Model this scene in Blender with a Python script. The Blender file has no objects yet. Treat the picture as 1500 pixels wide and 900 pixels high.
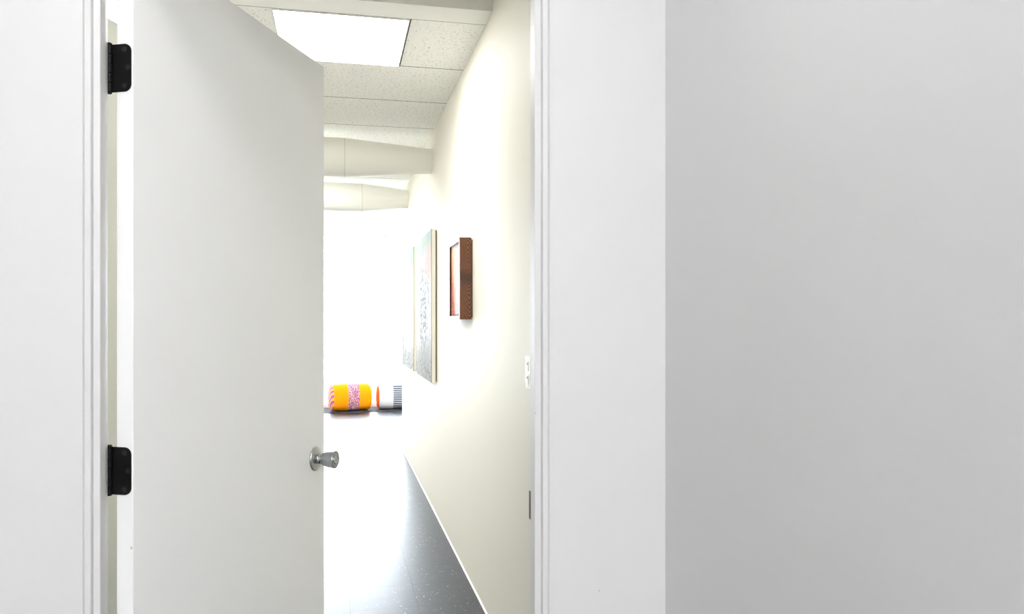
import bpy, bmesh, math, random
from mathutils import Vector, Matrix
random.seed(7)
S = bpy.context.scene
COL = S.collection
R = math.radians

# ------------------------------------------------------------------ helpers
def link(name, bm, mats, parent=None, loc=None, rot=None, smooth=False, bevel=0.0, seg=2):
    me = bpy.data.meshes.new(name)
    bmesh.ops.recalc_face_normals(bm, faces=bm.faces[:])
    if smooth:
        for f in bm.faces: f.smooth = True
    bm.to_mesh(me); bm.free()
    o = bpy.data.objects.new(name, me)
    if not isinstance(mats, (list, tuple)): mats = [mats]
    for m in mats: me.materials.append(m)
    COL.objects.link(o)
    if parent: o.parent = parent
    if loc: o.location = loc
    if rot: o.rotation_euler = rot
    if bevel:
        b = o.modifiers.new('bevel', 'BEVEL'); b.width = bevel; b.segments = seg
        b.limit_method = 'ANGLE'; b.angle_limit = R(40)
    return o

def empty(name, loc=(0, 0, 0), rot=(0, 0, 0)):
    o = bpy.data.objects.new(name, None); COL.objects.link(o)
    o.location = loc; o.rotation_euler = rot; o.empty_display_size = 0.1
    return o

def tag(o, label=None, cat=None, group=None, kind=None):
    if label: o['label'] = label
    if cat: o['category'] = cat
    if group: o['group'] = group
    if kind: o['kind'] = kind
    return o

def box(bm, x0, x1, y0, y1, z0, z1, mi=0):
    v = [bm.verts.new((x, y, z)) for z in (z0, z1) for y in (y0, y1) for x in (x0, x1)]
    fs = []
    for q in ((0, 2, 3, 1), (4, 5, 7, 6), (0, 1, 5, 4), (2, 6, 7, 3), (0, 4, 6, 2), (1, 3, 7, 5)):
        f = bm.faces.new([v[i] for i in q]); f.material_index = mi; fs.append(f)
    return fs

def prism(bm, pts, z0, z1, mi=0):
    """closed outline in XY carried from z0 to z1"""
    lo = [bm.verts.new((x, y, z0)) for x, y in pts]
    hi = [bm.verts.new((x, y, z1)) for x, y in pts]
    n = len(pts)
    for i in range(n):
        f = bm.faces.new((lo[i], lo[(i + 1) % n], hi[(i + 1) % n], hi[i])); f.material_index = mi
    bm.faces.new(lo[::-1]).material_index = mi
    bm.faces.new(hi).material_index = mi

def lathe(bm, prof, n=48, axis='Z', cap0=True, cap1=True, mi=0):
    """prof: list of (r, h)"""
    def P(r, h, a):
        c, s = r * math.cos(a), r * math.sin(a)
        return {'Z': (c, s, h), 'X': (h, c, s), 'Y': (c, h, s)}[axis]
    rings = []
    for r, h in prof:
        if r < 1e-6: rings.append([bm.verts.new(P(0, h, 0))])
        else: rings.append([bm.verts.new(P(r, h, 2 * math.pi * i / n)) for i in range(n)])
    for a, b in zip(rings, rings[1:]):
        for i in range(n):
            j = (i + 1) % n
            if len(a) == 1 and len(b) == 1: continue
            if len(a) == 1: f = bm.faces.new((a[0], b[i], b[j]))
            elif len(b) == 1: f = bm.faces.new((a[i], a[j], b[0]))
            else: f = bm.faces.new((a[i], a[j], b[j], b[i]))
            f.material_index = mi
    if cap0 and len(rings[0]) > 1: bm.faces.new(rings[0]).material_index = mi
    if cap1 and len(rings[-1]) > 1: bm.faces.new(rings[-1]).material_index = mi

# ------------------------------------------------------------------ materials
class NT:
    def __init__(s, name):
        s.m = bpy.data.materials.new(name); s.m.use_nodes = True
        s.t = s.m.node_tree; s.n = s.t.nodes; s.l = s.t.links
        s.b = s.n.get('Principled BSDF')
    def node(s, kind, **kw):
        x = s.n.new(kind)
        for k, v in kw.items(): setattr(x, k, v)
        return x
    def put(s, sock, v):
        if isinstance(v, (int, float)): sock.default_value = v
        elif isinstance(v, (tuple, list)):
            v = tuple(v)
            if len(sock.default_value) == 4 and len(v) == 3: v = v + (1,)
            sock.default_value = v
        else: s.l.new(v, sock)
    def math(s, op, a, b=0.0, c=None, clamp=False):
        x = s.node('ShaderNodeMath', operation=op, use_clamp=clamp)
        s.put(x.inputs[0], a); s.put(x.inputs[1], b)
        if c is not None: s.put(x.inputs[2], c)
        return x.outputs[0]
    def mix(s, f, a, b, blend='MIX'):
        x = s.node('ShaderNodeMix', data_type='RGBA', blend_type=blend)
        s.put(x.inputs[0], f); s.put(x.inputs[6], a); s.put(x.inputs[7], b)
        return x.outputs[2]
    def coord(s, which='Object'):
        return s.node('ShaderNodeTexCoord').outputs[which]
    def xyz(s, which='Object'):
        x = s.node('ShaderNodeSeparateXYZ'); s.l.new(s.coord(which), x.inputs[0])
        return x.outputs
    def scaled(s, sc, which='Object', loc=(0, 0, 0)):
        x = s.node('ShaderNodeMapping'); s.l.new(s.coord(which), x.inputs[0])
        x.inputs['Scale'].default_value = sc; x.inputs['Location'].default_value = loc
        return x.outputs[0]
    def noise(s, vec, scale, detail=4, rough=.5, dist=0):
        x = s.node('ShaderNodeTexNoise'); s.l.new(vec, x.inputs['Vector'])
        x.inputs['Scale'].default_value = scale; x.inputs['Detail'].default_value = detail
        x.inputs['Roughness'].default_value = rough; x.inputs['Distortion'].default_value = dist
        return x.outputs[0]
    def ramp(s, v, lo, hi):
        x = s.node('ShaderNodeMapRange', clamp=True); s.put(x.inputs[0], v)
        x.inputs[1].default_value = lo; x.inputs[2].default_value = hi
        return x.outputs[0]
    def bump(s, h, strength=.2, dist=.002):
        x = s.node('ShaderNodeBump'); s.put(x.inputs['Height'], h)
        x.inputs['Strength'].default_value = strength; x.inputs['Distance'].default_value = dist
        s.l.new(x.outputs[0], s.b.inputs['Normal'])
    def base(s, c=None, rough=None, metal=None, spec=None):
        if c is not None: s.put(s.b.inputs['Base Color'], c)
        if rough is not None: s.put(s.b.inputs['Roughness'], rough)
        if metal is not None: s.put(s.b.inputs['Metallic'], metal)
        if spec is not None: s.put(s.b.inputs['Specular IOR Level'], spec)
        return s

def paint(name, c, rough=.55, grain=.06, scale=260, spec=.35):
    t = NT(name); t.base(c, rough, 0, spec)
    t.bump(t.noise(t.coord(), scale, 3), grain, .001)
    return t.m

ROOM_WHITE = paint('white wall paint', (.69, .688, .688), .6)
HALL_CREAM = paint('cream wall paint', (.74, .716, .645), .6, .08, 180)
FRAME_WHITE = paint('white frame enamel', (.69, .69, .69), .45, .0)
DOOR_PAINT = paint('pale grey door paint', (.92, .925, .925), .45, .05, 120)
SOFFIT = paint('soffit paint', (.92, .915, .88), .6)
PARTITION = paint('sage grey partition paint', (.80, .81, .75), .6)
DUCT_PAINT = paint('cream duct paint', (.89, .88, .83), .5, .02)
PLASTIC = NT('ivory switch plastic').base((.72, .705, .645), .35).m
BASE_MAT = paint('white cove strip', (.9, .89, .86), .4)
CANVAS_SIDE = paint('primed canvas edge', (.88, .86, .76), .7, .2, 500)

t = NT('black bronze hinge'); t.base((.003, .003, .0035), .36, 0, .3)
BLACK = t.m
t = NT('dark screw'); t.base((.05, .05, .05), .3, .8); SCREW = t.m
t = NT('satin chrome'); t.base((.40, .42, .435), .32, 1.0); SATIN = t.m
t = NT('polished chrome'); t.base((.52, .53, .53), .14, 1.0); CHROME = t.m
t = NT('strike brass dark'); t.base((.1, .075, .06), .4, .8); STRIKE = t.m
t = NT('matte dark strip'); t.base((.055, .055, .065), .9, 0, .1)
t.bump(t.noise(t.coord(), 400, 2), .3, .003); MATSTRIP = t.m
t = NT('grey seam line'); t.base((.5, .49, .44), .8); SEAM = t.m  # dull grey for duct seams, nail holes and paint chip

# vinyl tile floor: dark slate tiles with pale flecks, fine joints
t = NT('dark speckled vinyl tile')
x, y, z = t.xyz()
T = .3048
def joint(c, off, w):
    f = t.math('FRACT', t.math('DIVIDE', t.math('ADD', c, -off + 50 * T), T))
    d = t.math('ABSOLUTE', t.math('SUBTRACT', f, .5))
    return t.math('GREATER_THAN', d, .5 - w / T / 2)
jn = t.math('MAXIMUM', joint(x, .36, .0032), joint(y, 4.285, .0032))
v = t.node('ShaderNodeTexVoronoi'); t.l.new(t.scaled((1, 1, 0)), v.inputs['Vector']); v.inputs['Scale'].default_value = 85
sep = t.node('ShaderNodeSeparateXYZ'); t.l.new(v.outputs['Color'], sep.inputs[0])
size = t.math('MULTIPLY', t.math('POWER', sep.outputs[0], 6.0), .26)
fleck = t.math('LESS_THAN', v.outputs['Distance'], size)
cloud = t.noise(t.coord(), 9, 5, .6)
bc = t.mix(cloud, (.008, .011, .017), (.026, .031, .041))
bc = t.mix(t.math('MULTIPLY', fleck, .8), bc, (.62, .63, .64))
bc = t.mix(t.math('MULTIPLY', jn, .85), bc, (.015, .015, .017))
t.base(bc, t.math('MULTIPLY_ADD', t.noise(t.coord(), 30, 3), .06, .33), 0, t.math('MULTIPLY_ADD', jn, -.17, .36))
t.bump(t.math('SUBTRACT', t.math('MULTIPLY', t.noise(t.coord(), 14, 3), .4), jn), .08, .002)
FLOOR = t.m

# mineral fibre ceiling tile: fissures, pin holes, dark joints
TY0, TYP = 3.53, .66
t = NT('fissured ceiling tile')
x, y, z = t.xyz()
f = t.math('FRACT', t.math('DIVIDE', t.math('ADD', y, -TY0 + 20 * TYP), TYP))
d = t.math('ABSOLUTE', t.math('SUBTRACT', f, .5))
jy = t.math('GREATER_THAN', d, .5 - .007 / TYP / 2)
jx = t.math('MULTIPLY', t.math('LESS_THAN', t.math('ABSOLUTE', t.math('SUBTRACT', x, .3145)), .0032),
            t.math('LESS_THAN', y, TY0 + TYP))
jn = t.math('MAXIMUM', jy, jx)
fis = t.math('LESS_THAN', t.noise(t.scaled((1, 1.2, 1)), 75, 2, .6, .3), .37)
pin = t.math('LESS_THAN', t.noise(t.coord(), 210, 2), .33)
holes = t.math('MAXIMUM', t.math('MULTIPLY', fis, .75), t.math('MULTIPLY', pin, .4))
bc = t.mix(holes, (.93, .928, .90), (.42, .41, .36))
bc = t.mix(t.math('MULTIPLY', jn, .92), bc, (.03, .03, .03))
t.base(bc, .85, 0, .2); t.bump(t.math('SUBTRACT', 1.0, holes), .35, .003)
CEIL = t.m

# walnut with pronounced figure for the box frame
t = NT('dark figured wood')
w = t.node('ShaderNodeTexWave', wave_type='RINGS', rings_direction='Y', wave_profile='SIN')
t.l.new(t.scaled((60, 30, 10), loc=(1.2, 0, -2.6)), w.inputs['Vector'])
w.inputs['Scale'].default_value = 1.5; w.inputs['Distortion'].default_value = 9.0
w.inputs['Detail'].default_value = 3; w.inputs['Detail Scale'].default_value = .7
fine = t.noise(t.scaled((60, 60, 8)), 6, 3)
bc = t.mix(w.outputs['Fac'], (.045, .016, .008), (.34, .125, .05))
bc = t.mix(t.math('MULTIPLY', fine, .45), bc, (.12, .04, .018))
knot = t.ramp(t.noise(t.scaled((1, 1, 1)), 9, 1), .62, .72)
bc = t.mix(t.math('MULTIPLY', knot, .5), bc, (.02, .009, .006))
kz = t.xyz()[2]
kn = t.math('ADD', t.math('ABSOLUTE', t.math('SUBTRACT', kz, .205)), t.math('MULTIPLY', t.noise(t.coord(), 30, 2), .05))
bc = t.mix(t.math('MULTIPLY', t.ramp(kn, .07, .03), .6), bc, (.025, .012, .008))
t.base(bc, .3, 0, .5); WOOD = t.m
t = NT('inner lip stain'); t.base((.02, .012, .01), .5); LIP = t.m
t = NT('brown backing'); t.base((.16, .1, .06), .7); BACKING = t.m

def emis(name, c, s):
    t = NT(name); t.base((.9, .9, .9), .5)
    t.put(t.b.inputs['Emission Color'], c); t.put(t.b.inputs['Emission Strength'], s)
    return t.m
HALL_PANEL = emis('hall lamp diffuser', (1, .99, .965), 8.0)
ROOM_FILL = emis('room fill panel', (1, .99, .985), 18.5)  # for the added fill panel at the back of the room
ROOM_NEAR = emis('room near lamp diffuser', (1, .99, .985), 4.3)
FAR_FILL = emis('far fill panel', (1, .99, .965), 6.2)  # for the added fill panels farther down the hall

# ------------------------------------------------------------------ layout numbers (metres)
HC = 1.305            # eye height
W = .65               # right wall
CZ = 2.64             # hall ceiling
YN, YF = 1.519, 1.612 # the two faces of the door wall
LJ, RJ = -.4185, .3905
DZ = 2.045
HZ = 3.0              # raised ceiling just past the door
YB0, YB1 = 3.37, 3.53 # bulkhead
YE = 8.33             # end of the hall's right wall
YW = 12.45            # window wall
XL = -1.55            # hall's left wall
XR = 4.2

def struct(name, bm, m, **k):
    o = link(name, bm, m, **k); o['kind'] = 'structure'; return o

# floors
bm = bmesh.new(); box(bm, -2.6, XR + .1, -2.6, YW + .15, -.06, 0); struct('floor', bm, FLOOR)
# camera room shell
bm = bmesh.new()
box(bm, -2.6, LJ - .012, YN, YF, 0, HZ); box(bm, RJ + .012, W, YN, YF, 0, HZ)
box(bm, LJ - .012, RJ + .012, YN, YF, DZ + .02, HZ)
struct('wall_front', bm, ROOM_WHITE)
bm = bmesh.new(); box(bm, W, W + .1, -2.6, YF - .03, 0, HZ); struct('wall_right', bm, ROOM_WHITE)
bm = bmesh.new(); box(bm, -2.7, -2.6, -2.6, YF, 0, HZ); struct('wall_left', bm, ROOM_WHITE)
bm = bmesh.new(); box(bm, -2.7, W + .1, -2.7, -2.6, 0, HZ); struct('wall_back', bm, ROOM_WHITE)
bm = bmesh.new(); box(bm, -2.7, W + .1, -2.7, YN + .02, CZ, CZ + .05); struct('ceiling_near', bm, ROOM_WHITE)
# hall shell
bm = bmesh.new(); box(bm, W, W + .1, YF - .03, YE, 0, HZ); struct('wall_hall_right', bm, HALL_CREAM)
bm = bmesh.new(); box(bm, XL - .1, XL, YF, YW, 0, HZ); struct('wall_hall_left', bm, HALL_CREAM)
bm = bmesh.new(); box(bm, W + .1, XR, YE - .1, YE, 0, HZ); struct('wall_far_side', bm, HALL_CREAM)
bm = bmesh.new(); box(bm, XR, XR + .1, YE - .1, YW, 0, HZ); struct('wall_far_right', bm, HALL_CREAM)
bm = bmesh.new(); box(bm, XL - .1, W + .1, YF, YB0 + .06, HZ, HZ + .05); struct('ceiling_raised', bm, SOFFIT)
bm = bmesh.new(); box(bm, XL, W, YB0, YB1, CZ, HZ); struct('trim_bulkhead', bm, SOFFIT)
bm = bmesh.new(); box(bm, XL - .1, XR + .1, YB1, YW + .1, CZ, CZ + .05); struct('ceiling', bm, CEIL)
# half height partition seen through the hinge gap
a = R(22.2); dx, dy = math.sin(a), math.cos(a); px_, py_ = -.763, 2.998
A = (px_ - .5 * dx, py_ - .5 * dy); B = (px_ + .45 * dx, py_ + .45 * dy)
nx, ny = -dy * .08, dx * .08
bm = bmesh.new(); prism(bm, [A, B, (B[0] + nx, B[1] + ny), (A[0] + nx, A[1] + ny)], 0, 2.35)
struct('wall_partition', bm, PARTITION)

# filled nail hole low on the door wall beside the frame
bm = bmesh.new(); lathe(bm, [(.0001, .0004), (.0012, .0003), (.0016, -.0002), (.0016, .001), (.0001, .001)], 14, 'Y')
nh = link('nail_hole', bm, SEAM, bpy.data.objects['wall_front'], loc=(.509, YN - .0004, .769))
# cove strip along the hall's right wall
bm = bmesh.new()
pts = [(W, 0), (W - .006, 0), (W - .0055, .002), (W - .003, .005), (W - .001, .008), (W, .010)]
lo = [bm.verts.new((p[0], YF, p[1])) for p in pts]; hi = [bm.verts.new((p[0], YE, p[1])) for p in pts]
for i in range(len(pts)):
    j = (i + 1) % len(pts); bm.faces.new((lo[i], lo[j], hi[j], hi[i]))
bm.faces.new(lo); bm.faces.new(hi[::-1])
struct('baseboard_right', bm, BASE_MAT)

# ------------------------------------------------------------------ door frame
def jamb_profile(s, xj):
    """s=+1 right jamb (solid to +X), -1 left jamb; xj = face of the jamb"""
    P = lambda u, y: (xj + s * u, y)
    sp = .0110 if s < 0 else .0125      # stop depth
    pts = [P(.0165, YN + .004), P(.0155, YN - .0005), P(.0125, YN - .007), P(.010, YN - .009), P(.0012, YN - .009), P(0, YN - .0075),
           P(0, 1.524), P(.001 - sp, 1.524), P(-sp, 1.525), P(-sp, 1.556), P(.001 - sp, 1.557), P(0, 1.557),
           P(0, YF), P(.0008, YF + .0015), P(.030, YF + .0015), P(.030, YF - .002), P(.0118, YF - .002), P(.0118, YN + .004)]
    return pts
bm = bmesh.new()
prism(bm, jamb_profile(-1, LJ), 0, DZ + .01); prism(bm, jamb_profile(1, RJ), 0, DZ + .01)
box(bm, LJ - .016, RJ + .016, YN - .009, YF + .0015, DZ, DZ + .019)
box(bm, LJ, RJ, 1.524, 1.557, DZ - .011, DZ)
frame = struct('trim_1', bm, FRAME_WHITE)
tag(frame, 'slim white stepped metal door frame around the open doorway', 'door frame')
# strike plate on the right jamb, its lip curling into the hall
bm = bmesh.new()
prism(bm, [(RJ - .0004, 1.566), (RJ - .0012, 1.566), (RJ - .0012, YF - .004), (RJ - .0014, YF + .002), (RJ - .0018, YF + .005),
           (RJ - .0008, YF + .0055), (RJ + .0004, YF + .002), (RJ - .0004, YF - .003)], .925 - .029, .925 + .029)
link('strike_plate', bm, STRIKE, frame)['label'] = 'dark metal strike plate lip'
bm = bmesh.new()
lathe(bm, [(.0001, -.001), (.0015, -.001), (.0015, .0004), (.0009, .0001), (.0001, .0001)], 12, 'X')
link('nail_hole', bm, SEAM, frame, loc=(RJ - .0115, 1.5238, 1.126), rot=(0, 0, R(90)))

# ------------------------------------------------------------------ the door leaf
DA = R(24.6)                           # from the hall's direction
ax, ay = -.3722, 1.601                 # near face, hinge edge
L, TH = .803, .035
door = empty('door_1', (ax, ay, 0), (0, 0, R(90) - DA))   # local +X along the leaf, +Y to its back
tag(door, 'plain pale grey flush door standing half open on black hinges', 'door', kind='structure')
bm = bmesh.new(); box(bm, 0, L, 0, TH, .012, 2.03)
link('door_leaf', bm, DOOR_PAINT, door, bevel=.0018)
# paint chip and scratch on the hinge edge
bm = bmesh.new(); box(bm, -.0002, .0006, .0015, .0045, .882, .887); link('paint_chip', bm, SEAM, door)

# hinge: pin behind the back corner of the leaf
M = Matrix.Rotation(-(R(90) - DA), 4, 'Z') @ Matrix.Translation((-ax, -ay, 0))
pin = M @ Vector((-.4178, 1.620, 0))
HH, KR = .089, .0062
for hz in (1.779, 1.027, .30):
    bm = bmesh.new()
    z0, z1 = hz - HH / 2, hz + HH / 2
    c = .014
    # leaf plate let into the leaf's edge (plane x ~ 0), rounded corners on the camera side
    out = []
    yE, yB = .003, TH + .004
    def arc(cy, cz, a0, a1):
        return [(cy + c * math.cos(a0 + (a1 - a0) * i / 7), cz + c * math.sin(a0 + (a1 - a0) * i / 7)) for i in range(8)]
    out += arc(yE + c, z0 + c, R(270), R(180)) + arc(yE + c, z1 - c, R(180), R(90))
    out += [(yB, z1)]
    seg = HH / 5
    notch = pin.y - KR - .0002
    # three tongues reach the knuckle, two slots stay open beside the other leaf's knuckles
    zs = [z1 - seg * k for k in range(6)]
    yk, ys = pin.y - .001, yB + .0006
    out += [(yk, z1), (yk, zs[1]), (ys, zs[1]), (ys, zs[2]), (yk, zs[2]), (yk, zs[3]), (ys, zs[3]), (ys, zs[4]), (yk, zs[4]), (yk, z0), (yB, z0)]
    fr = [bm.verts.new((-.0016 + (pin.x + .0016) * max(0, (q[0] - yB) / (yk - yB)), q[0], q[1])) for q in out]
    bk = [bm.verts.new((v.co.x + .0024, v.co.y, v.co.z)) for v in fr]
    n = len(out)
    for i in range(n): bm.faces.new((fr[i], fr[(i + 1) % n], bk[(i + 1) % n], bk[i]))
    bm.faces.new(fr); bm.faces.new(bk[::-1])
    bmesh.ops.triangulate(bm, faces=[f for f in bm.faces if len(f.verts) > 4])
    hg = link('hinge', bm, BLACK, door); hg['label'] = 'black butt hinge with rounded corners'
    bm = bmesh.new()
    for k in range(5):
        a, b = zs[k + 1] + .0004, zs[k] - .0004
        lathe(bm, [(KR - .0008, a), (KR, a + .0008), (KR, b - .0008), (KR - .0008, b)], 24)
    lathe(bm, [(.004, z0 - .0025), (.0052, z0 - .001), (.0052, z0 + .0005)], 20)
    lathe(bm, [(.0052, z1 - .0005), (.0058, z1 + .001), (.0045, z1 + .0035), (.001, z1 + .0042)], 20)
    link('knuckle', bm, BLACK, hg, loc=(pin.x, pin.y, 0), smooth=False)
    for (sy, dz) in ((.0165, .034), (.0095, 0), (.0165, -.034)):
        bm = bmesh.new()
        lathe(bm, [(.0046, 0), (.0046, -.0008), (.0040, -.0011), (.0016, -.0011), (.0016, -.0003), (.0001, -.0003)], 20, 'X')
        link('screw', bm, SCREW, hg, loc=(-.0016, sy, hz + dz))

# door knob: rose, neck, flared knob, key cylinder, all on the leaf's near face (local -Y)
KX, KZ = L - .0585, .926
knob = empty('door_knob', (KX, 0, KZ)); knob.parent = door
knob['label'] = 'satin chrome keyed door knob with round rose'
bm = bmesh.new()
lathe(bm, [(.0330, .001), (.0335, -.001), (.0335, -.0035), (.0320, -.0055), (.0300, -.0062), (.0285, -.0075), (.022, -.0095), (.015, -.0105), (.0001, -.0108)], 56, 'Y')
link('rose', bm, CHROME, knob, smooth=True)
bm = bmesh.new()
lathe(bm, [(.0135, -.0095), (.0135, -.014), (.0125, -.0155), (.0100, -.0165), (.0100, -.0225)], 40, 'Y')
link('neck', bm, CHROME, knob, smooth=True)
bm = bmesh.new()
lathe(bm, [(.0001, -.020), (.0095, -.020), (.0125, -.0205), (.0158, -.0235), (.0190, -.030), (.0212, -.038), (.0226, -.047), (.0234, -.0545), (.0240, -.0575),
           (.0243, -.0585), (.0243, -.0612), (.0236, -.0622), (.0205, -.0625), (.0195, -.0615), (.0180, -.0615), (.0001, -.0618)], 56, 'Y')
kb = link('knob', bm, SATIN, knob, smooth=True)
e = kb.modifiers.new('edges', 'EDGE_SPLIT'); e.split_angle = R(38)
bm = bmesh.new()
lathe(bm, [(.0122, -.0612), (.0122, -.0632), (.0114, -.0640), (.0090, -.0640), (.0086, -.0634), (.0001, -.0634)], 40, 'Y')
box(bm, -.0009, .0009, -.0639, -.0630, -.0045, .0045)
link('key_cylinder', bm, CHROME, kb)

# ------------------------------------------------------------------ ceiling lamps
def lamp(name, x0, x1, y0, y1, z, mat, label, group=None):
    r = empty(name, ((x0 + x1) / 2, (y0 + y1) / 2, z))
    tag(r, label, 'ceiling light', group)
    hx, hy = (x1 - x0) / 2, (y1 - y0) / 2
    bm = bmesh.new(); b = .005
    for q in ((-hx, hx, -hy, -hy + b), (-hx, hx, hy - b, hy), (-hx, -hx + b, -hy + b, hy - b), (hx - b, hx, -hy + b, hy - b)):
        box(bm, q[0], q[1], q[2], q[3], -.004, -.0002)
    link('lamp_frame', bm, FRAME_WHITE, r)
    bm = bmesh.new(); box(bm, -hx + b, hx - b, -hy + b, hy - b, -.0045, -.0005)
    link('diffuser', bm, mat, r)
    return r
lamp('ceiling_light', -.275, .311, 3.540, 4.188, CZ, HALL_PANEL, 'glowing square ceiling light panel beside the bulkhead above the hall')
lamp('ceiling_light', -1.45, -.87, 3.540, 4.188, CZ, HALL_PANEL, 'added light panel glimpsed through the hinge gap over the sage partition')  # extra panel added to brighten the view through the gap
lamp('ceiling_light', -.6, .2, .4, .95, CZ, ROOM_NEAR, 'ceiling light over the near white room, above the camera')
lamp('ceiling_light', -.6, .55, -2.5, -1.8, CZ, ROOM_FILL, 'added unseen fill panel at the back of the near white room')  # unseen, added as fill on the door and front wall
lamp('ceiling_light', -1.45, -.3, 6.15, 7.15, CZ, FAR_FILL, 'added fill panel between the two ducts, hidden by the open door')  # added out of view to brighten the farther duct and wall
lamp('ceiling_light', -1.45, -.3, 9.0, 10.2, CZ, FAR_FILL, 'added fill panel before the window wall, hidden by the open door')  # added behind the door leaf to lift the hall's far end
lamp('ceiling_light', 1.6, 2.8, 9.3, 10.5, CZ, FAR_FILL, 'added fill panel over the far room, hidden by the hall wall')  # added out of sight to brighten the poufs and far room

# ------------------------------------------------------------------ ducts
def duct(y, zc, xs, label):
    r = empty('air_duct', (W, y, zc)); tag(r, label, 'duct', 'round ducts under the hall ceiling')
    bm = bmesh.new()
    lathe(bm, [(.1352, XL - W), (.1352, xs - W)], 96, 'X', True, False)
    link('duct_pipe', bm, DUCT_PAINT, r, smooth=True).modifiers.new('e', 'EDGE_SPLIT').split_angle = R(40)
    bm = bmesh.new()
    prof = [(.1352, xs - W)]
    for i in range(1, 25):
        u = i / 24; k = u ** 1.02
        prof.append((.1352 + (.085 - .1352) * k, (xs - W) * (1 - u)))
    prof[-1] = (.085, 0)
    lathe(bm, prof, 96, 'X', False, True)
    link('duct_reducer', bm, DUCT_PAINT, r, smooth=True).modifiers.new('e', 'EDGE_SPLIT').split_angle = R(40)
    bm = bmesh.new()
    lathe(bm, [(.1345, xs - W - .0014), (.1356, xs - W - .0014), (.1356, xs - W + .0014), (.1345, xs - W + .0014)], 96, 'X', False, False)
    link('seam', bm, SEAM, r)
    bm = bmesh.new()
    lathe(bm, [(.083, -.012), (.089, -.012), (.089, 0), (.083, 0)], 64, 'X', False, False)
    link('wall_collar', bm, DUCT_PAINT, r)
    return r
duct(5.67, 2.447, .046, 'cream round duct under the ceiling, the nearer of two, meeting the right wall')
duct(7.66, 2.478, .22, 'cream round duct under the ceiling, the farther of two, close to the window')

# ------------------------------------------------------------------ light switch on the hall wall
sw = empty('light_switch', (W, 2.700, 1.129)); tag(sw, 'ivory light switch on the hall wall just past the door frame', 'light switch')
bm = bmesh.new(); box(bm, -.0055, 0, -.035, .035, -.057, .057)
link('switch_plate', bm, PLASTIC, sw, bevel=.0028, seg=3)
for dz in (.024, -.024):
    bm = bmesh.new(); box(bm, -.0075, -.005, -.012, .012, dz - .018, dz + .018); link('toggle_frame', bm, PLASTIC, sw, bevel=.001)
    bm = bmesh.new(); box(bm, -.0105, -.006, -.005, .005, dz + .002, dz + .012); link('toggle', bm, PLASTIC, sw, rot=(0, 0, 0), bevel=.0015)
for dz in (.0487, -.0487):
    bm = bmesh.new(); lathe(bm, [(.0036, -.0052), (.0034, -.0066), (.0014, -.0072), (.0001, -.0072)], 16, 'X'); link('screw', bm, PLASTIC, sw, loc=(0, 0, dz))

# ------------------------------------------------------------------ box framed picture
Y0, Y1, Z0, Z1, XF, XB = 3.893, 4.275, 1.318, 1.722, .5845, .6440
fp = empty('framed_picture', (W, (Y0 + Y1) / 2, Z0)); tag(fp, 'small abstract picture in a deep dark brown wooden box frame', 'picture')
cy, rw = (Y1 - Y0) / 2, .016
H = Z1 - Z0
def rail(pts_yz):
    bm = bmesh.new()
    f = [bm.verts.new((XF - W, p[0], p[1])) for p in pts_yz]; b = [bm.verts.new((XB - W, p[0], p[1])) for p in pts_yz]
    for i in range(4): bm.faces.new((f[i], f[(i + 1) % 4], b[(i + 1) % 4], b[i]))
    bm.faces.new(f); bm.faces.new(b[::-1])
    link('frame_rail', bm, WOOD, fp, bevel=.0008)
rail([(-cy, 0), (-cy, H), (-cy + rw, H - rw), (-cy + rw, rw)])
rail([(cy, 0), (cy, H), (cy - rw, H - rw), (cy - rw, rw)])
rail([(-cy, H), (cy, H), (cy - rw, H - rw), (-cy + rw, H - rw)])
rail([(-cy, 0), (cy, 0), (cy - rw, rw), (-cy + rw, rw)])
bm = bmesh.new()
xa, lw = XF - W + .006, .004
for q in ((-cy + rw, cy - rw, rw, rw + lw), (-cy + rw, cy - rw, H - rw - lw, H - rw), (-cy + rw, -cy + rw + lw, rw, H - rw), (cy - rw - lw, cy - rw, rw, H - rw)):
    box(bm, xa, XB - W - .002, q[0], q[1], q[2], q[3])
link('inner_lip', bm, LIP, fp)
t = NT('abstract sunset paint')
g = t.xyz('Generated'); u, v_ = g[1], g[2]
n1 = t.noise(t.scaled((1, 1.5, 1)), 14, 6, .65); n2 = t.noise(t.scaled((1, 3, 2)), 40, 5, .7)
uu = t.math('ADD', u, t.math('MULTIPLY', t.math('SUBTRACT', n1, .5), .30))
bc = t.mix(t.ramp(uu, .45, .72), (.80, .83, .87), (.95, .80, .62))
bc = t.mix(t.ramp(t.math('ADD', uu, t.math('MULTIPLY', t.math('SUBTRACT', .72, v_), .35)), .72, .86), bc, (.9, .33, .10))
bc = t.mix(t.ramp(t.math('ADD', uu, t.math('MULTIPLY', t.math('SUBTRACT', .6, v_), .5)), .86, 1.0), bc, (.62, .06, .03))
bc = t.mix(t.math('MULTIPLY', t.ramp(n2, .5, .62), .55), bc, (.93, .92, .90))
bc = t.mix(t.ramp(t.math('ADD', v_, t.math('MULTIPLY', n1, .04)), .055, .03), bc, (.12, .04, .13))
t.base(t.mix(1.0, bc, (.62, .60, .60), 'MULTIPLY'), .7, 0, .15)
bm = bmesh.new(); box(bm, XF - W + .010, XF - W + .014, -cy + rw + .001, cy - rw - .001, rw + .001, H - rw - .001)
link('art_board', bm, t.m, fp)
bm = bmesh.new(); box(bm, XB - W - .001, 0, -cy + .006, cy - .006, .012, H - .012); link('backing_board', bm, BACKING, fp)

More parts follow.
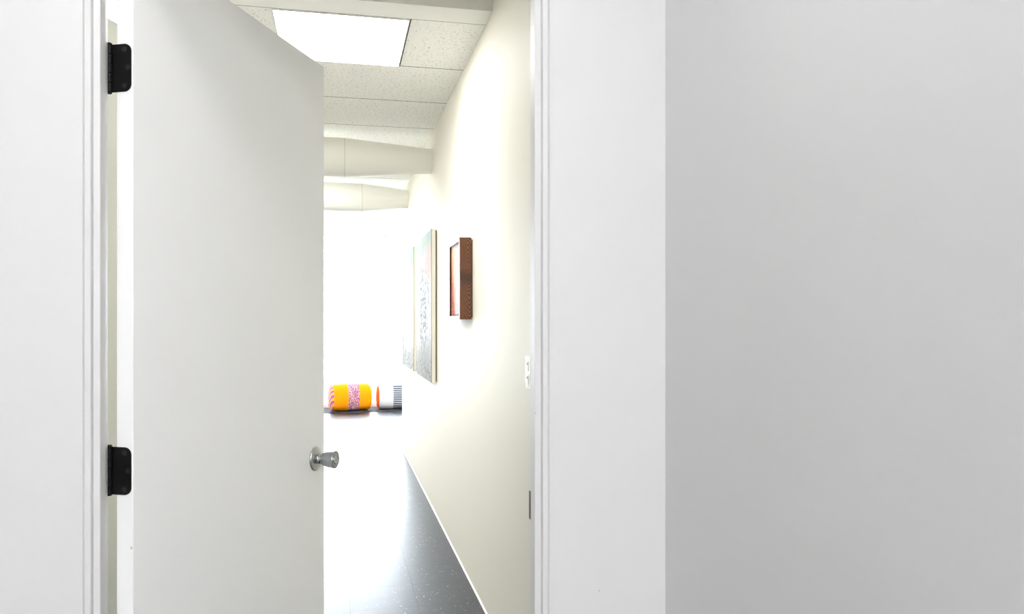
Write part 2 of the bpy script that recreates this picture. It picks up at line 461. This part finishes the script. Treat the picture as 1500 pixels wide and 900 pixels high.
# ------------------------------------------------------------------ the pair of canvases
def canvas_mat(name, seed, pair):
    t = NT(name)
    g = t.xyz('Generated'); u, v_ = g[1], g[2]          # u: 0 near the viewer, 1 toward the window
    base_n = t.noise(t.scaled((1, 1.6, 1), loc=(seed, seed * 2, 0)), 3.2, 6, .65, .6)
    streak = t.noise(t.scaled((1, 3.2, 1), loc=(seed, 0, 0)), 3.6, 6, .75)
    speck = t.noise(t.scaled((.5, .36, 1), loc=(0, seed, 0)), 40, 4, .7)
    bc = t.mix(t.ramp(streak, .46, .66), (.92, .92, .94), (.50, .54, .62))
    # dense grey-blue stipple in the middle
    mid = t.math('MULTIPLY', t.ramp(v_, .86, .7), t.ramp(t.math('ABSOLUTE', t.math('SUBTRACT', t.math('ADD', u, t.math('MULTIPLY', base_n, .3)), .62 if pair else 1.2)), .5, .12))
    bc = t.mix(t.math('MULTIPLY', mid, t.ramp(speck, .47, .56)), bc, (.16, .22, .29))
    # white flow
    bc = t.mix(t.math('MULTIPLY', t.ramp(base_n, .52, .66), t.ramp(v_, .02, .3)), bc, (.95, .95, .97))
    # green head
    top = t.ramp(t.math('ADD', v_, t.math('MULTIPLY', t.math('SUBTRACT', base_n, .5), .5)), .80, .90)
    if not pair: top = t.math('MULTIPLY', t.ramp(t.math('ADD', v_, t.math('MULTIPLY', t.math('SUBTRACT', streak, .5), .6)), .74, .86), t.ramp(t.math('ADD', u, t.math('MULTIPLY', t.math('SUBTRACT', base_n, .5), .5)), .62, .3))
    bc = t.mix(t.math('MULTIPLY', top, t.math('MULTIPLY_ADD', speck, .9, .1)), bc, (.36, .60, .49) if pair else (.22, .55, .40))
    if pair:
        for (cu, cv, ru, rv) in ((.80, .79, .16, .11), (.20, .80, .2, .14)):
            e = t.math('ADD', t.math('POWER', t.math('DIVIDE', t.math('SUBTRACT', u, cu), ru), 2.0), t.math('POWER', t.math('DIVIDE', t.math('SUBTRACT', v_, cv), rv), 2.0))
            e = t.math('ADD', e, t.math('MULTIPLY', t.math('SUBTRACT', speck, .5), 1.4))
            bc = t.mix(t.math('MULTIPLY', t.ramp(e, 1.3, .5), .55), bc, t.mix(t.ramp(base_n, .42, .6), (.88, .50, .42), (.90, .78, .76)))
    # earthy bottom
    low = t.ramp(t.math('ADD', v_, t.math('MULTIPLY', t.math('SUBTRACT', streak, .5), .5)), .30, .10)
    bc = t.mix(t.math('MULTIPLY', low, .85), bc, t.mix(t.ramp(speck, .4, .62), (.20, .22, .20), (.62, .60, .58)))
    t.base(t.mix(1.0, bc, (.64, .64, .65), 'MULTIPLY'), .75, 0, .15); t.bump(speck, .25, .003)
    return t.m
t = NT('canvas edge line'); t.base((.10, .12, .12), .6); EDGE = t.m
def canvas(y0, y1, z0, z1, mat, label):
    r = empty('canvas_painting', (W, (y0 + y1) / 2, z0)); tag(r, label, 'painting', 'pair of abstract canvases on the hall wall')
    hy, h = (y1 - y0) / 2, z1 - z0
    bm = bmesh.new(); box(bm, -.0375, -.0345, -hy, hy, 0, h); box(bm, -.0374, -.0345, -hy - .0007, -hy, 0, h, 1); link('painted_face', bm, [mat, EDGE], r)
    bm = bmesh.new()
    for q in ((-hy, -hy + .012, 0, h), (hy - .012, hy, 0, h), (-hy + .012, hy - .012, 0, .012), (-hy + .012, hy - .012, h - .012, h)):
        box(bm, -.0345, -.009, *q)
    link('canvas_edge', bm, CANVAS_SIDE, r)
    bm = bmesh.new()
    for q in ((-hy + .006, -hy + .05, .01, h - .01), (hy - .05, hy - .006, .01, h - .01), (-hy + .05, hy - .05, .01, .05), (-hy + .05, hy - .05, h - .05, h - .01)):
        box(bm, -.0090, -.0004, *q)
    link('stretcher_bar', bm, BACKING, r)
canvas(5.35, 6.40, .897, 1.933, canvas_mat('stippled canvas paint', .0, True), 'abstract canvas with green head and peach blots, the nearer of the pair')
canvas(6.63, 7.81, .897, 1.933, canvas_mat('flowing canvas paint', 3.3, False), 'abstract canvas with green corner and grey foot, the farther of the pair')

# ------------------------------------------------------------------ window wall
bm = bmesh.new()
box(bm, XL - .1, XR + .1, YW + .03, YW + .12, 2.635, HZ)
struct('wall_window', bm, ROOM_WHITE)
bm = bmesh.new(); box(bm, XL, XR, 11.72, YW, .0005, .004); struct('dark_floor_strip', bm, MATSTRIP)  # thin dark matte strip on the floor under the poufs
win = empty('window_1', (0, YW + .05, 0)); tag(win, 'tall bright glazed window wall at the far end of the hall', 'window', kind='structure')
bm = bmesh.new()
box(bm, XL, XR, -.03, .03, .004, .05); box(bm, XL, XR, -.03, .03, 2.630, 2.6395)
xs = [XL + .025, -1.0, 1.25, 2.7, XR - .025]
for xm in xs: box(bm, xm - .025, xm + .025, -.03, .03, .05, 2.630)
link('window_frame', bm, FRAME_WHITE, win)
t = NT('clear window glass')
tr = t.node('ShaderNodeBsdfTransparent'); gl = t.node('ShaderNodeBsdfGlossy'); gl.inputs['Roughness'].default_value = .02
lw_ = t.node('ShaderNodeFresnel'); lw_.inputs[0].default_value = 1.45
mx = t.node('ShaderNodeMixShader'); t.l.new(lw_.outputs[0], mx.inputs[0]); t.l.new(tr.outputs[0], mx.inputs[1]); t.l.new(gl.outputs[0], mx.inputs[2])
tr.inputs[0].default_value = (.97, .98, .98, 1)
t.l.new(mx.outputs[0], t.n['Material Output'].inputs['Surface'])
GLASS = t.m
for a, b in zip(xs, xs[1:]):
    bm = bmesh.new(); box(bm, a + .025, b - .025, -.003, .003, .05, 2.630); link('window_pane', bm, GLASS, win)

# ------------------------------------------------------------------ poufs
def wool(name, c, c2=None):
    t = NT(name)
    n = t.noise(t.coord(), 60, 4)
    t.base(t.mix(n, c, c2 or tuple(k * .8 for k in c)), .9, 0, .1); t.bump(t.noise(t.coord(), 300, 2), .5, .003)
    return t.m
ORANGE = wool('orange wool', (1.0, .36, .005), (.98, .30, .004))
REDOR = wool('red orange wool', (.9, .13, .01))
WHITEW = wool('white wool', (.74, .74, .80), (.68, .68, .74))
t = NT('pink speckled weave')
v = t.node('ShaderNodeTexVoronoi'); t.l.new(t.coord(), v.inputs['Vector']); v.inputs['Scale'].default_value = 130
sp = t.node('ShaderNodeSeparateXYZ'); t.l.new(v.outputs['Color'], sp.inputs[0])
bc = t.mix(t.math('GREATER_THAN', sp.outputs[0], .4), (.70, .52, .60), (.22, .08, .22))
bc = t.mix(t.math('GREATER_THAN', sp.outputs[1], .80), bc, (.80, .22, .12))
t.base(bc, .9, 0, .1); SPECK = t.m
t = NT('purple slanted stripe weave')
x, y, z = t.xyz()
s_ = t.math('FRACT', t.math('ADD', t.math('MULTIPLY', z, 12.5), t.math('MULTIPLY', y, 9.0)))
bc = t.mix(t.math('GREATER_THAN', s_, .5), (1.0, .45, .10), (.50, .12, .42)); t.base(bc, .9, 0, .1); SLANT = t.m
t = NT('navy and white stripe weave')
x, y, z = t.xyz()
s_ = t.math('FRACT', t.math('MULTIPLY', z, 36.0))
bc = t.mix(t.math('GREATER_THAN', s_, .5), (.56, .59, .66), (.008, .018, .045)); t.base(bc, .9, 0, .1); NAVY = t.m

def pouf(loc, rz, r, half, pieces, label):
    """a bolster lying on its side; pieces: (name, x0, x1, material, label)"""
    o = empty('pouf', loc, (0, 0, rz)); tag(o, label, 'pouf', None)
    def rad(x):
        u = abs(x) / half
        e = .055
        k = max(0, abs(x) - (half - e)) / e
        return (r - .012 * u ** 2) - .055 * (1 - math.sqrt(max(0, 1 - k * k))) * .9
    def sq(c, s):    # sits slightly flattened, like a stuffed seat
        return c, s
    for nm, x0, x1, m, lb in pieces:
        bm = bmesh.new()
        N = max(6, int((x1 - x0) / .012))
        prof = [(rad(x0 + (x1 - x0) * i / N), x0 + (x1 - x0) * i / N) for i in range(N + 1)]
        if x0 <= -half + 1e-6: prof = [(.0001, -half - .012), (prof[0][0] * .5, -half - .008)] + prof
        if x1 >= half - 1e-6: prof = prof + [(prof[-1][0] * .5, half + .008), (.0001, half + .012)]
        lathe(bm, prof, 64, 'X', False, False)
        for v in bm.verts:      # squared-off section, flattened underneath
            yy, zz = v.co.y, v.co.z
            rr = math.hypot(yy, zz)
            if rr > 1e-5:
                a = math.atan2(zz, yy); p = 2.9
                k = (abs(math.cos(a)) ** p + abs(math.sin(a)) ** p) ** (-1 / p)
                k = 1 + (k - 1) * .85
                v.co.y, v.co.z = yy * k, zz * k
        q = link(nm, bm, m, o, smooth=True)
        if lb: q['label'] = lb
    return o
r1 = .198
pouf((.172, 11.99, r1 + .004), R(9), r1, .300, [('end_cap', -.300, -.255, SLANT, 'end with purple slanted stripes'), ('cover', -.255, -.048, ORANGE, None),
      ('patterned_band', -.052, .112, SPECK, 'pink speckled woven band'), ('cover', .112, .300, ORANGE, None)],
     'orange wool pouf with a pink speckled band in front of the window')
pouf((.865, 12.10, .184 + .004), R(3), .184, .300, [('end_cap', -.300, -.275, REDOR, 'red orange end'), ('cover', -.275, -.070, WHITEW, 'white wool cover'),
      ('patterned_band', -.070, .12, NAVY, 'navy and white striped band'), ('cover', .12, .300, WHITEW, 'white wool cover')],
     'white pouf with navy striped band, half hidden by the hall wall')

# ------------------------------------------------------------------ outside
EXT = NT('pale facade').base((.75, .75, .74), .8).m
DARKG = NT('facade glazing').base((.064, .063, .067), .9, 0, 0).m
GROUND = NT('pale pavement').base((.6, .6, .6), .9).m
bm = bmesh.new(); box(bm, -60, 60, YW + 1, 120, -7.2, -7.0); struct('ground_outside', bm, GROUND)
bd = empty('office_building', (2.9, 44, -7.0)); tag(bd, 'pale low building faintly visible outside the bright window', 'building')
bm = bmesh.new(); box(bm, -1.6, 12, 0, 10, 0, 7.55); link('facade', bm, EXT, bd)
for r_, (z0, z1) in enumerate(((6.9, 7.05), (6.35, 6.75), (5.75, 6.1))):
    for c_ in range(5):
        x0 = -1.3 + c_ * 1.05
        bm = bmesh.new(); box(bm, x0, x0 + .55, -.05, .05, z0, z1); link('facade_window', bm, DARKG, bd)

# ------------------------------------------------------------------ light and camera
w = bpy.data.worlds.new('overcast sky'); S.world = w; w.use_nodes = True
bg = w.node_tree.nodes['Background']; bg.inputs[0].default_value = (.86, .93, 1, 1); bg.inputs[1].default_value = 9.5

# added area fill for the door, unseen at the wall behind the camera
ld = bpy.data.lights.new('room_fill_light', 'AREA'); ld.shape = 'RECTANGLE'; ld.size = 1.2; ld.size_y = 1.3; ld.energy = 4; ld.color = (.96, .98, 1)
lo_ = bpy.data.objects.new('room_fill_light', ld); COL.objects.link(lo_); lo_.location = (.0, -2.58, 1.65); lo_.rotation_euler = (R(90), 0, 0)

cam = bpy.data.cameras.new('camera'); co = bpy.data.objects.new('camera', cam); COL.objects.link(co)
co.location = (0, 0, HC); co.rotation_euler = (R(90), 0, R(-12.3))
cam.sensor_width = 36; cam.lens = 1170 * 36 / 1500; cam.shift_y = 22 / 1500; cam.clip_start = .02; cam.clip_end = 500
S.camera = co
S.view_settings.view_transform = 'Standard'; S.view_settings.look = 'None'
S.view_settings.gamma = 1; S.view_settings.exposure = 1.25; S.view_settings.use_curve_mapping = False
S.cycles.use_denoising = True
S.cycles.max_bounces = 14; S.cycles.diffuse_bounces = 8; S.cycles.glossy_bounces = 6; S.cycles.transparent_max_bounces = 12
S.cycles.sample_clamp_indirect = 12
